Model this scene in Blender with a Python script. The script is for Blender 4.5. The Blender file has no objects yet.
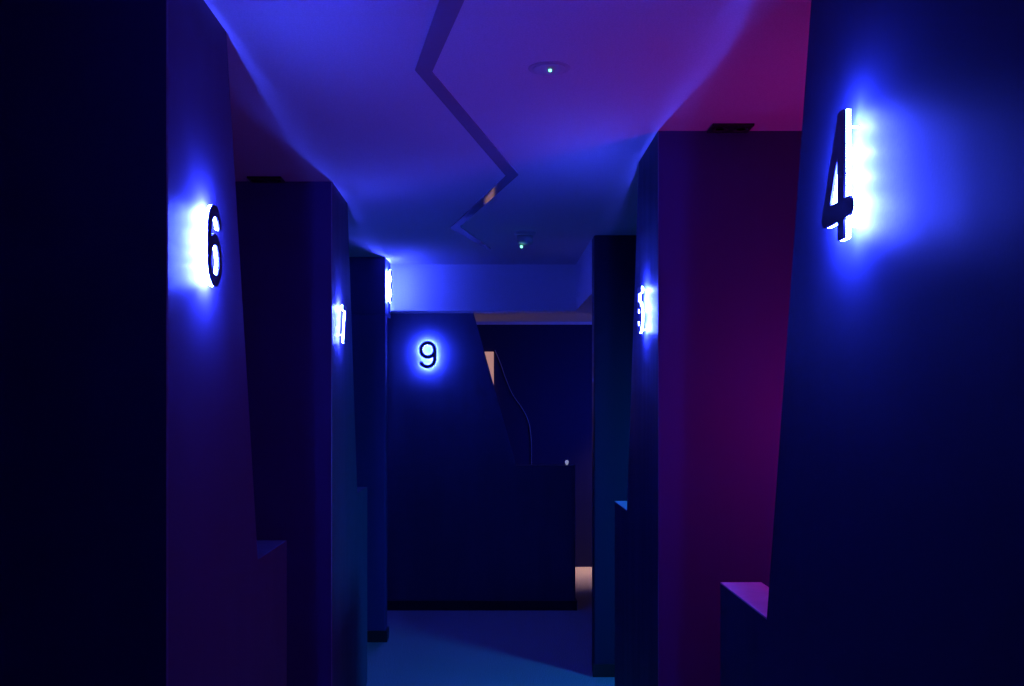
import bpy, bmesh, math, random
from mathutils import Vector, Matrix
random.seed(4)
sc = bpy.context.scene
col = sc.collection
CEIL = 2.405
XL, XR = -0.654, 0.567          # corridor faces of the numbered partitions
T = 0.10                        # partition thickness

# ------------------------------------------------------------------ materials
def new_mat(name):
    m = bpy.data.materials.new(name); m.use_nodes = True
    nt = m.node_tree
    return m, nt, nt.nodes['Principled BSDF'], nt.links

def paint(name, base, rough=0.45, streak=0.25, bump=0.02, spec=0.5, var=0.35):
    """dark roller/brush painted board: vertical streaks in colour, gloss and relief"""
    m, nt, p, L = new_mat(name)
    tc = nt.nodes.new('ShaderNodeTexCoord')
    mp = nt.nodes.new('ShaderNodeMapping'); mp.inputs['Scale'].default_value = (5, 5, 0.6)
    n = nt.nodes.new('ShaderNodeTexNoise'); n.inputs['Scale'].default_value = 2.2
    n.inputs['Detail'].default_value = 2; n.inputs['Roughness'].default_value = 0.6
    L.new(tc.outputs['Object'], mp.inputs['Vector']); L.new(mp.outputs[0], n.inputs['Vector'])
    r = nt.nodes.new('ShaderNodeMapRange')
    r.inputs['From Min'].default_value = 0.3; r.inputs['From Max'].default_value = 0.7
    r.inputs['To Min'].default_value = rough - streak * .5; r.inputs['To Max'].default_value = rough + streak * .5
    L.new(n.outputs['Fac'], r.inputs['Value']); L.new(r.outputs[0], p.inputs['Roughness'])
    cr = nt.nodes.new('ShaderNodeMix'); cr.data_type = 'RGBA'
    cr.inputs['A'].default_value = (*[c * (1 - var) for c in base], 1)
    cr.inputs['B'].default_value = (*[c * (1 + var) for c in base], 1)
    L.new(n.outputs['Fac'], cr.inputs['Factor']); L.new(cr.outputs['Result'], p.inputs['Base Color'])
    f = nt.nodes.new('ShaderNodeTexNoise'); f.inputs['Scale'].default_value = 160; f.inputs['Detail'].default_value = 2
    L.new(tc.outputs['Object'], f.inputs['Vector'])
    b = nt.nodes.new('ShaderNodeBump'); b.inputs['Strength'].default_value = bump * 4; b.inputs['Distance'].default_value = 0.004
    ad = nt.nodes.new('ShaderNodeMath'); ad.operation = 'ADD'
    L.new(n.outputs['Fac'], ad.inputs[0]); L.new(f.outputs['Fac'], ad.inputs[1])
    L.new(ad.outputs[0], b.inputs['Height']); L.new(b.outputs[0], p.inputs['Normal'])
    p.inputs['Specular IOR Level'].default_value = spec
    return m

def grain(name, base, scale, var, rough=0.9, bump=0.0, spec=0.2):
    m, nt, p, L = new_mat(name)
    tc = nt.nodes.new('ShaderNodeTexCoord')
    n = nt.nodes.new('ShaderNodeTexNoise'); n.inputs['Scale'].default_value = scale; n.inputs['Detail'].default_value = 4
    L.new(tc.outputs['Object'], n.inputs['Vector'])
    cr = nt.nodes.new('ShaderNodeValToRGB')
    cr.color_ramp.elements[0].position = .3; cr.color_ramp.elements[1].position = .7
    cr.color_ramp.elements[0].color = (*[c * (1 - var) for c in base], 1)
    cr.color_ramp.elements[1].color = (*[c * (1 + var) for c in base], 1)
    L.new(n.outputs['Fac'], cr.inputs['Fac']); L.new(cr.outputs['Color'], p.inputs['Base Color'])
    p.inputs['Roughness'].default_value = rough
    p.inputs['Specular IOR Level'].default_value = spec
    if bump:
        b = nt.nodes.new('ShaderNodeBump'); b.inputs['Strength'].default_value = bump; b.inputs['Distance'].default_value = .004
        L.new(n.outputs['Fac'], b.inputs['Height']); L.new(b.outputs[0], p.inputs['Normal'])
    return m

def emit(name, color, strength, base=(.5, .5, .5)):
    m, nt, p, L = new_mat(name)
    p.inputs['Base Color'].default_value = (*base, 1)
    p.inputs['Emission Color'].default_value = (*color, 1)
    p.inputs['Emission Strength'].default_value = strength
    p.inputs['Roughness'].default_value = .5
    return m

M_EDGE_GLINT = grain('corner_edge_glint', (.22, .22, .30), 60, .05, .5)  # paler chamfer colour paints in the lit line along panel corners
M_PANEL_LIT = paint('left_panel_lit', (.085, .074, .130), .52, .14, .008, .06, .2)  # panel paint lightened, booth light on the left panels put into the colour
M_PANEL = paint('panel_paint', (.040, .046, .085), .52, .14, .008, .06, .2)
M_PANEL9_LIT = paint('far_panel_lit', (.054, .066, .115), .55, .12, .008, .12, .15)  # lighter copy of the panel paint, corridor light put into the colour
M_WALL = paint('dark_wall_paint', (.066, .036, .160), .6, .1, .005, .25, .08)
M_WALL_SHADED = paint('side_wall_shaded', (.020, .018, .050), .6, .1, .005, .2, .08)  # darkened copy of the wall paint, shade from the azure lamp put into colour
M_BACK = paint('black_wall_paint', (.012, .012, .05), .7, .1, .01, .15, .08)
M_CEIL = grain('ceiling_plaster', (.62, .60, .62), 240, .10, .9, .05)
M_BULK = grain('bulkhead_plaster', (.74, .74, .76), 120, .04, .8, .02)
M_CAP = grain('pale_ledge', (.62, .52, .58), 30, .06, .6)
M_SKIRT = paint('skirting_paint', (.018, .018, .022), .5, .1, .01, .3)
M_CARPET = grain('carpet', (.30, .29, .29), 170, .55, 1.0, .5, .05)
M_PLATE = paint('number_face', (.035, .030, .035), .35, .05, .0, .5)
M_PIN, _, _p, _ = new_mat('pin_metal'); _p.inputs['Metallic'].default_value = 1; _p.inputs['Roughness'].default_value = .3
_p.inputs['Base Color'].default_value = (.6, .6, .6, 1)
BLUE = (.034, .058, 1.0)
M_ACR = emit('lit_acrylic', BLUE, 560)
M_LED = emit('led_points', BLUE, 10000)
M_GREEN = emit('green_led', (.22, 1, .55), 3)
M_WHITEPL = grain('white_plastic', (.50, .48, .50), 60, .03, .45, 0, .4)
M_BLACKPL = grain('black_plastic', (.012, .012, .014), 60, .1, .4, 0, .4)
M_LENS, _, _p, _ = new_mat('dark_lens'); _p.inputs['Roughness'].default_value = .12
_p.inputs['Base Color'].default_value = (.10, .10, .11, 1); _p.inputs['Metallic'].default_value = .7
M_WARM = emit('warm_backlit', (1, .50, .42), .42, (.05, .05, .05))
M_CABLE = grain('cable_sheath', (.22, .22, .25), 60, .05, .4, 0, .5)

M_STRIP, nt, p, L = new_mat('mirror_film')                      # glossy, slightly wavy
p.inputs['Base Color'].default_value = (.60, .52, .62, 1); p.inputs['Metallic'].default_value = .45
p.inputs['Roughness'].default_value = .06
tc = nt.nodes.new('ShaderNodeTexCoord'); n = nt.nodes.new('ShaderNodeTexNoise')
n.inputs['Scale'].default_value = 3.5; n.inputs['Detail'].default_value = 0
b = nt.nodes.new('ShaderNodeBump'); b.inputs['Strength'].default_value = .5; b.inputs['Distance'].default_value = .01
L.new(tc.outputs['Object'], n.inputs['Vector']); L.new(n.outputs['Fac'], b.inputs['Height']); L.new(b.outputs[0], p.inputs['Normal'])

# ------------------------------------------------------------------ helpers
def link(name, bm, m, parent=None, smooth=False):
    bmesh.ops.recalc_face_normals(bm, faces=bm.faces)
    me = bpy.data.meshes.new(name); bm.to_mesh(me); bm.free()
    me.materials.append(m)
    if smooth:
        for f in me.polygons: f.use_smooth = True
    o = bpy.data.objects.new(name, me); col.objects.link(o)
    if parent: o.parent = parent
    return o

def box(bm, x0, x1, y0, y1, z0, z1):
    v = [bm.verts.new((x, y, z)) for z in (z0, z1) for y in (y0, y1) for x in (x0, x1)]
    for f in ((0, 1, 3, 2), (4, 6, 7, 5), (0, 4, 5, 1), (2, 3, 7, 6), (0, 2, 6, 4), (1, 5, 7, 3)):
        bm.faces.new([v[i] for i in f])

def loft(bm, A, B):
    """closed solid between two matching polygons"""
    a = [bm.verts.new(p) for p in A]; b = [bm.verts.new(p) for p in B]
    bm.faces.new(a); bm.faces.new(list(reversed(b)))
    for i in range(len(a)):
        j = (i + 1) % len(a)
        bm.faces.new((a[i], b[i], b[j], a[j]))

def lathe(bm, prof, seg=40, c=(0, 0, 0)):
    rings = []
    for r, z in prof:
        rings.append([bm.verts.new((c[0] + r * math.cos(2 * math.pi * k / seg), c[1] + r * math.sin(2 * math.pi * k / seg), c[2] + z)) for k in range(seg)])
    for a, b in zip(rings, rings[1:]):
        for k in range(seg):
            bm.faces.new((a[k], a[(k + 1) % seg], b[(k + 1) % seg], b[k]))
    bm.faces.new(rings[0]); bm.faces.new(list(reversed(rings[-1])))

def tag(o, label, cat, group=None):
    o['label'] = label; o['category'] = cat
    if group: o['group'] = group
    return o

def empty(name, loc, rz=0.0):
    o = bpy.data.objects.new(name, None); o.empty_display_size = .1
    o.location = loc; o.rotation_euler = (0, 0, rz); col.objects.link(o)
    return o

def struct(name, bm, m):
    o = link(name, bm, m); o['kind'] = 'structure'; return o

# ------------------------------------------------------------------ setting
bm = bmesh.new(); box(bm, -2.3, 3.2, -1.6, 9.3, -.1, 0); struct('floor', bm, M_CARPET)
bm = bmesh.new(); box(bm, -2.3, 3.2, -1.6, 6.55, CEIL, CEIL + .1); struct('ceiling', bm, M_CEIL)
bm = bmesh.new(); box(bm, -2.15, 3.05, 6.72, 9.3, 2.24, 2.34); struct('ceiling_far', bm, M_CEIL)
bm = bmesh.new(); box(bm, -2.3, 3.2, 9.10, 9.25, 0, 2.238); struct('wall_back', bm, M_BACK)
bm = bmesh.new(); box(bm, -2.3, -2.15, -1.6, 9.1, 0, CEIL); struct('wall_left', bm, M_WALL)
bm = bmesh.new(); box(bm, 3.05, 3.2, -1.6, 9.1, 0, CEIL); struct('wall_right', bm, M_WALL)
bm = bmesh.new(); box(bm, -2.15, 3.05, -1.6, -1.5, 0, CEIL); struct('wall_front', bm, M_WALL)
# pale moulding along the top of the far wall (catches the warm light)
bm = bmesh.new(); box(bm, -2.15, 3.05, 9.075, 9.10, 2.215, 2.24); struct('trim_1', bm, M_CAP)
# bulkhead dropping from the ceiling, and the lower soffit over the side passage on the right
bm = bmesh.new(); box(bm, -2.15, .565, 6.55, 6.72, 2.10, CEIL + .1)
o = struct('trim_2', bm, M_BULK)
bm = bmesh.new(); box(bm, .565, 3.05, 5.54, 6.72, 2.10, CEIL); struct('trim_3', bm, M_BULK)
bm = bmesh.new(); box(bm, -1.2, XL, 6.235, 6.548, 2.045, CEIL); struct('trim_4', bm, M_PANEL)   # header carrying the 8

def cross_wall(name, side, y0, xout):
    """wall across the booths; mitred to the numbered panel at the corridor corner"""
    s = -1 if side == 'L' else 1
    xc = XL if side == 'L' else XR
    c = .003
    A = [(xc + s * c, y0, 0), (xout, y0, 0), (xout, y0 + T, 0), (xc + s * T, y0 + T, 0)]
    B = [(x, y, CEIL) for x, y, _ in A]
    bm = bmesh.new(); loft(bm, A, B)
    return struct(name, bm, M_WALL)

cross_wall('wall_left_near', 'L', 2.02, -2.15)
cross_wall('wall_left_middle', 'L', 4.12, -2.15)
cross_wall('wall_right_middle', 'R', 3.36, 2.35)
def plain_wall(name, x0, x1, y0, y1, lo=0, hi=CEIL):
    bm = bmesh.new(); box(bm, x0, x1, y0, y1, lo, hi)
    o = struct(name, bm, M_WALL)
    bv = o.modifiers.new('bevel', 'BEVEL'); bv.width = .006; bv.segments = 2
    return o
plain_wall('wall_left_far', -2.15, XL, 6.22, 6.34, 0, 2.045)
bm = bmesh.new(); box(bm, -2.15, XL, 6.22, 6.235, 2.045, CEIL); struct('wall_left_far_top', bm, M_WALL)
plain_wall('wall_right_far', XR, 2.35, 5.42, 5.54).data.materials[0] = M_WALL_SHADED
bm = bmesh.new(); box(bm, 2.35, 2.45, .4, 5.60, 0, CEIL); struct('wall_right_outer', bm, M_WALL)
bm = bmesh.new(); box(bm, -2.15, XL + .012, 6.208, 6.22, 0, .07); box(bm, XL, XL + .012, 6.22, 6.34, 0, .07)
struct('baseboard_left', bm, M_SKIRT)
bm = bmesh.new(); box(bm, XR - .008, 2.35, 5.412, 5.42, 0, .07); struct('baseboard_right', bm, M_SKIRT)

# ------------------------------------------------------------------ numbered partition panels
LEDGE, SL = 1.04, .335
def panel(y0, length, face, s, label, slant_at, front=None):
    """profile along the corridor (u), height h: full-height slanted board + low ledge.
       face = corridor face x ; s = outward sign ; front: facing-camera panel (u along x)"""
    prof = [(0, 0), (length, 0), (length, LEDGE), (slant_at, LEDGE), (slant_at - SL, CEIL if front is None else front), (0, CEIL if front is None else front)]
    c = .003
    root = empty('partition_panel', (face, y0, 0))
    bm = bmesh.new()
    if front is None:
        fr = [((0), u if u > 0 else c, h) for u, h in prof]
        mid = [(s * c, u if u > 0 else 0.0, h) for u, h in prof]
        bk = [(s * T, u if u > 0 else T, h) for u, h in prof]
    else:
        fr = [(u, 0, h) for u, h in prof]
        mid = [(u, c, h) for u, h in prof]
        bk = [(u, T, h) for u, h in prof]
    a = [bm.verts.new(p) for p in fr]; m_ = [bm.verts.new(p) for p in mid]; b = [bm.verts.new(p) for p in bk]
    bm.faces.new(a); bm.faces.new(list(reversed(b)))
    for P, Q in ((a, m_), (m_, b)):
        for i in range(6):
            j = (i + 1) % 6
            bm.faces.new((P[i], Q[i], Q[j], P[j]))
    bm.faces.ensure_lookup_table()
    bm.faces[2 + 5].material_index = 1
    brd = link('board', bm, M_PANEL9_LIT if front is not None else (M_PANEL_LIT if s < 0 else M_PANEL), root)
    brd.data.materials.append(M_EDGE_GLINT if front is None else M_PANEL9_LIT)
    bm = bmesh.new()
    u0, u1 = slant_at + .001, length
    if front is None:
        box(bm, min(0, s * T), max(0, s * T), u0, u1, LEDGE, LEDGE + .004)
    else:
        box(bm, u0, u1, 0, T, LEDGE, LEDGE + .004)
    if front is None and s < 0:
        link('ledge_top', bm, M_PANEL_LIT, root)
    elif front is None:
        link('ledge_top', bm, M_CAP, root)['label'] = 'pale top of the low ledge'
    else:
        link('ledge_top', bm, M_PANEL9_LIT, root)
    if front is not None:
        bm = bmesh.new(); box(bm, 0, length + .012, -.012, 0, 0, .07); box(bm, length, length + .012, 0, T, 0, .07)
        link('skirting', bm, M_SKIRT, root)
    return tag(root, label, 'partition', 'numbered partition panels along the corridor')

panel(2.02, 1.185, XL, -1, 'dark blue partition panel carrying the glowing number 6, slanted edge above a low ledge', .785)
panel(4.12, 1.185, XL, -1, 'narrow blue partition panel on the left carrying the glowing number 7', .785)
panel(.62, 1.83, XR, 1, 'big dark blue partition panel carrying the glowing number 4, nearest on the right', 1.42)
panel(3.36, 1.165, XR, 1, 'narrow blue partition panel on the right carrying the glowing number 5', .765)
panel(7.18, 1.50, -.885, 0, 'blue partition panel facing down the corridor with the glowing number 9', 1.075, front=2.238)

# ------------------------------------------------------------------ halo-lit numbers
def arc(cx, cy, rx, ry, a0, a1, n=28):
    return [(cx + rx * math.cos(math.radians(a0 + (a1 - a0) * i / n)), cy + ry * math.sin(math.radians(a0 + (a1 - a0) * i / n))) for i in range(n + 1)]
NINE = [arc(.32, .675, .25, .255, 0, 360, 48), [(.57, .675), (.57, .34)] + arc(.31, .34, .26, .27, 0, -150)]
SIX = [[(.64 - x, 1 - y) for x, y in st] for st in NINE]
STROKES = {
    '9': NINE, '6': SIX,
    '8': [arc(.315, .71, .20, .22, 0, 360, 44), arc(.315, .29, .245, .22, 0, 360, 44)],
    '7': [[(.02, .93), (.56, .93), (.20, .02)]],
    '5': [[(.54, .93), (.14, .93), (.095, .53)] + arc(.31, .345, .26, .275, 138, -148)],
    '4': [[(.455, .01), (.455, .99)], [(.455, .955), (.055, .23), (.64, .23)]],
}
def seg_d(p, a, b):
    dx, dy = b[0] - a[0], b[1] - a[1]; q = dx * dx + dy * dy
    t = 0 if q == 0 else max(0, min(1, ((p[0] - a[0]) * dx + (p[1] - a[1]) * dy) / q))
    return math.hypot(p[0] - a[0] - t * dx, p[1] - a[1] - t * dy)

def numeral(ch, h, rad, y0, y1, res=90):
    """solid numeral of stroke half-width rad (in heights), standing in the xz plane, from -y0 to -y1"""
    segs = [(a, b) for st in STROKES[ch] for a, b in zip(st, st[1:])]
    # square-cut terminals: cut away whatever lies past the end of an open stroke
    nx, nz, x0, z0, d = int(res * .80), int(res * 1.1), -.08, -.05, 1.0 / res
    f = {}
    for i in range(nx + 1):
        for j in range(nz + 1):
            p = (x0 + i * d, z0 + j * d)
            v = min(seg_d(p, a, b) for a, b in segs) - rad
            if ch in '47': v = max(v, p[1] - 1, -p[1])
            f[i, j] = v + 1e-7
    bm = bmesh.new(); cache = {}
    def vert(key, p):
        if key not in cache: cache[key] = bm.verts.new(((p[0] - .32) * h, -y1, (p[1] - .5) * h))
        return cache[key]
    for i in range(nx):
        for j in range(nz):
            c = [(i, j), (i + 1, j), (i + 1, j + 1), (i, j + 1)]
            if all(f[q] > 0 for q in c): continue
            out = []
            for k in range(4):
                A, B = c[k], c[(k + 1) % 4]
                pa = (x0 + A[0] * d, z0 + A[1] * d); pb = (x0 + B[0] * d, z0 + B[1] * d)
                if f[A] <= 0: out.append(vert(A, pa))
                if (f[A] <= 0) != (f[B] <= 0):
                    t = f[A] / (f[A] - f[B])
                    out.append(vert(tuple(sorted((A, B))), (pa[0] + (pb[0] - pa[0]) * t, pa[1] + (pb[1] - pa[1]) * t)))
            if len(out) >= 3: bm.faces.new(out)
    bmesh.ops.dissolve_limit(bm, angle_limit=math.radians(1), verts=bm.verts, edges=bm.edges)
    bmesh.ops.recalc_face_normals(bm, faces=bm.faces)
    r = bmesh.ops.extrude_face_region(bm, geom=bm.faces[:])
    vs = [g for g in r['geom'] if isinstance(g, bmesh.types.BMVert)]
    bmesh.ops.translate(bm, verts=vs, vec=(0, y1 - y0, 0))
    return bm

def along(ch, h, step):
    pts = []
    for st in STROKES[ch]:
        acc = step * .5
        for a, b in zip(st, st[1:]):
            L_ = math.hypot(b[0] - a[0], b[1] - a[1]) * h; t = acc
            while t <= L_:
                k = t / L_
                p = Vector(((a[0] + (b[0] - a[0]) * k - .32) * h, 0, (a[1] + (b[1] - a[1]) * k - .5) * h))
                if all((p - q).length > step * .7 for q in pts): pts.append(p)
                t += step
            acc = t - L_
    return pts

def number_sign(ch, loc, rz, h, label, gap=.017, wide=.92, rad=.070):
    root = empty('illuminated_number', loc, rz)
    root.scale = (wide, 1, 1)
    link('face_plate', numeral(ch, h, rad, gap + .007, gap + .011), M_PLATE, root)
    o = link('lit_diffuser', numeral(ch, h, rad - .002, gap, gap + .007), M_ACR, root)
    o['label'] = 'glowing translucent back of the numeral'
    pts = along(ch, h, .038)
    led_mesh = None
    for p in pts:
        if led_mesh is None:
            bm = bmesh.new(); lathe(bm, [(.0040, 0), (.0040, .001)], 12)
            for v in bm.verts:
                x, y, z = v.co; v.co = (x, -z, y)
            o = link('led', bm, M_LED, root); led_mesh = o.data
        else:
            o = bpy.data.objects.new('led', led_mesh); col.objects.link(o); o.parent = root
        o.location = (p.x, -(gap - .001), p.z)
    hi = max(pts, key=lambda q: q.z); lo = min(pts, key=lambda q: q.z)
    for q in (hi, lo):
        bm = bmesh.new(); lathe(bm, [(.0015, 0), (.0015, gap - .001)], 10)
        for v in bm.verts:
            x, y, z = v.co; v.co = (q.x + x, -z, q.z + y)
        link('mounting_pin', bm, M_ACR, root)
    return tag(root, label, 'number sign', 'backlit booth numbers')

R90 = math.pi / 2
number_sign('6', (XL, 2.272, 1.843), R90, .186, 'backlit number 6 glowing blue-white, nearest sign on the left')
number_sign('7', (XL, 4.31, 1.828), R90, .160, 'backlit number 7 glowing on the middle left panel')
number_sign('8', (XL, 6.335, 2.236), R90, .213, 'backlit number 8 high on the left beside the bulkhead')
number_sign('4', (XR, 1.556, 1.833), -R90, .197, 'large backlit number 4 glowing blue-white on the right panel', rad=.078)
number_sign('5', (XR, 3.61, 1.823), -R90, .166, 'backlit number 5 glowing beside the magenta lit wall')
number_sign('9', (-.447, 7.18, 1.841), 0, .200, 'backlit number 9 facing straight down the corridor', wide=1)

# ------------------------------------------------------------------ zigzag mirror strip on the ceiling
def cp(px, py):      # a point of the ceiling plane from its bearing (survey of the zigzag corners)
    y = (CEIL - 1.48) * 995.6 / (405 - py); return ((px - 490) / 995.6 * y, y)
left = [cp(455, -45), cp(415, 69), cp(506, 175.3), cp(450, 227.5), cp(488, 249)]
right = [cp(484, -45), cp(432, 71), cp(518.6, 174), cp(460, 226.0), cp(491, 248.3)]
bm = bmesh.new()
th = .004
ring = []
for (a, b) in zip(left, right):
    ring.append([bm.verts.new((a[0], a[1], CEIL - th)), bm.verts.new((b[0], b[1], CEIL - th)),
                 bm.verts.new((b[0], b[1], CEIL)), bm.verts.new((a[0], a[1], CEIL))])
for A, B in zip(ring, ring[1:]):
    for i in range(4):
        j = (i + 1) % 4
        bm.faces.new((A[i], A[j], B[j], B[i]))
bm.faces.new(ring[0]); bm.faces.new(list(reversed(ring[-1])))
tag(link('zigzag_strip', bm, M_STRIP), 'dark glossy zigzag strip running along the ceiling', 'ceiling strip')

# ------------------------------------------------------------------ detectors
def detector(loc, r, hgt, label, led_at):
    root = empty('smoke_detector', loc)
    bm = bmesh.new(); lathe(bm, [(r, 0), (r, -hgt * .25), (r * .93, -hgt * .3)], 48); link('base', bm, M_WHITEPL, root, True)
    bm = bmesh.new(); lathe(bm, [(r * .80, -hgt * .3), (r * .78, -hgt * .75), (r * .66, -hgt * .95), (r * .3, -hgt)], 48); link('dome', bm, M_WHITEPL, root, True)
    bm = bmesh.new()
    bmesh.ops.create_icosphere(bm, subdivisions=2, radius=led_at[3])
    bmesh.ops.translate(bm, verts=bm.verts, vec=led_at[:3])
    link('indicator_light', bm, M_GREEN, root, True)['label'] = 'green glowing indicator'
    return tag(root, label, 'detector', 'ceiling detectors')
detector((.163, 2.735, CEIL),   .058, .004, 'flat round ceiling detector with green light, nearest the camera', (.002, .0, -.006, .0045))
detector((.187, 5.32, CEIL), .055, .072, 'domed smoke detector with green light beside the zigzag strip', (-.02, -.03, -.084, .0075))

# ------------------------------------------------------------------ twin downlights by the cross walls
def twin(loc, label):
    root = empty('twin_downlight', loc)
    bm = bmesh.new(); w, d, t = .069, .045, .008
    box(bm, -w, w, -d, d, -t, 0); o = link('housing', bm, M_BLACKPL, root)
    bv = o.modifiers.new('bevel', 'BEVEL'); bv.width = .002; bv.segments = 2
    for sx in (-1, 1):
        bm = bmesh.new(); lathe(bm, [(.026, -t), (.026, -t - .002), (.020, -t - .002), (.012, -t + .001)], 28, (sx * .035, 0, 0))
        link('lamp', bm, M_LENS, root, False)
    return tag(root, label, 'downlight', 'twin downlights')
twin((.800, 3.312, CEIL), 'black twin downlight, unlit, on the magenta ceiling at right')
twin((-.915, 4.070, CEIL), 'dark twin downlight, unlit, on the ceiling beyond number 6')

# ------------------------------------------------------------------ far room details
bm = bmesh.new(); box(bm, -.42, .034, 9.06, 9.0995, 0, 1.965)
tag(link('lit_panel', bm, M_WARM), 'warm pinkish lit door panel on the far wall beyond the slanted edge of panel 9', 'light panel')
pts = [(495, 350), (500, 362), (506, 379), (513, 395), (522, 408), (528, 420), (530.5, 432), (531.5, 460), (531.5, 520)]
cu = bpy.data.curves.new('cable_path', 'CURVE'); cu.dimensions = '3D'
sp = cu.splines.new('BEZIER'); sp.bezier_points.add(len(pts) - 1)
for bp, (px, py) in zip(sp.bezier_points, pts):
    Y = 9.09; bp.co = ((px - 490) / 995.6 * Y, Y, 1.48 + (405 - py) / 995.6 * Y)
    bp.handle_left_type = bp.handle_right_type = 'AUTO'
cu.bevel_depth = .003; cu.bevel_resolution = 2; cu.resolution_u = 8
ob = bpy.data.objects.new('tmp', cu); col.objects.link(ob); bpy.context.view_layer.update()
me = bpy.data.meshes.new_from_object(ob.evaluated_get(bpy.context.evaluated_depsgraph_get()))
bpy.data.objects.remove(ob); bpy.data.curves.remove(cu); me.materials.clear(); me.materials.append(M_CABLE)
for f in me.polygons: f.use_smooth = True
o = bpy.data.objects.new('hanging_cable', me); col.objects.link(o)
tag(o, 'thin pale cable hanging down the dark far wall', 'cable')
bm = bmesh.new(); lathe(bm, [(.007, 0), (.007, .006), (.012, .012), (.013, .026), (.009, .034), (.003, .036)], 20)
o = link('ledge_knob', bm, emit('knob_glint_glow', (.6, .65, 1), .35, (.8, .8, .8)), None, True); o.location = (.558, 7.23, LEDGE + .004)  # faint emission stands in for a bright glint
tag(o, 'tiny pale knob with an added glow on the low ledge beside number 9', 'knob')

# ------------------------------------------------------------------ lamps inside the booths and the far room, plus an added blue fill
def area(name, loc, target, size, power, color, spread=180):
    l = bpy.data.lights.new(name, 'AREA'); l.shape = 'RECTANGLE'; l.size, l.size_y = size
    l.energy = power; l.color = color; l.spread = math.radians(spread)
    o = bpy.data.objects.new(name, l); col.objects.link(o); o.location = loc
    o.rotation_euler = (Vector(target) - Vector(loc)).to_track_quat('-Z', 'Y').to_euler()
    return o
pl = bpy.data.lights.new('magenta_booth_lamp', 'POINT'); pl.energy = 6.8; pl.color = (1, .02, .70); pl.shadow_soft_size = .14
po = bpy.data.objects.new('magenta_booth_lamp', pl); po.location = (1.18, 2.75, 1.45); col.objects.link(po)
area('azure_booth_lamp', (1.85, 4.10, 1.50), (0.0, 5.1, .0), (.3, .3), 19, (.005, .22, 1), 120)
area('warm_far_lamp', (1.75, 8.95, 1.95), (.85, 8.90, 0), (.2, .2), 5.5, (1, .54, .34), 50)
area('blue_far_fill', (2.6, 7.4, 1.8), (.6, 9.1, 1.2), (.4, .4), 15, (.02, .06, 1), 80)  # unseen fill added to lift the dark far wall

# ------------------------------------------------------------------ world, camera, view
w = bpy.data.worlds.new('world'); sc.world = w; w.use_nodes = True
w.node_tree.nodes['Background'].inputs[0].default_value = (.02, .03, .12, 1)
w.node_tree.nodes['Background'].inputs[1].default_value = .0
cam = bpy.data.cameras.new('camera'); co = bpy.data.objects.new('camera', cam); col.objects.link(co)
cam.lens = 35; cam.sensor_width = 36
co.location = (0, 0, 1.48); co.rotation_euler = (R90, 0, 0)
cam.shift_x = 22 / 1024; cam.shift_y = 62 / 1024
cam.clip_start = .02
sc.camera = co
sc.view_settings.view_transform = 'Standard'
sc.view_settings.look = 'None'
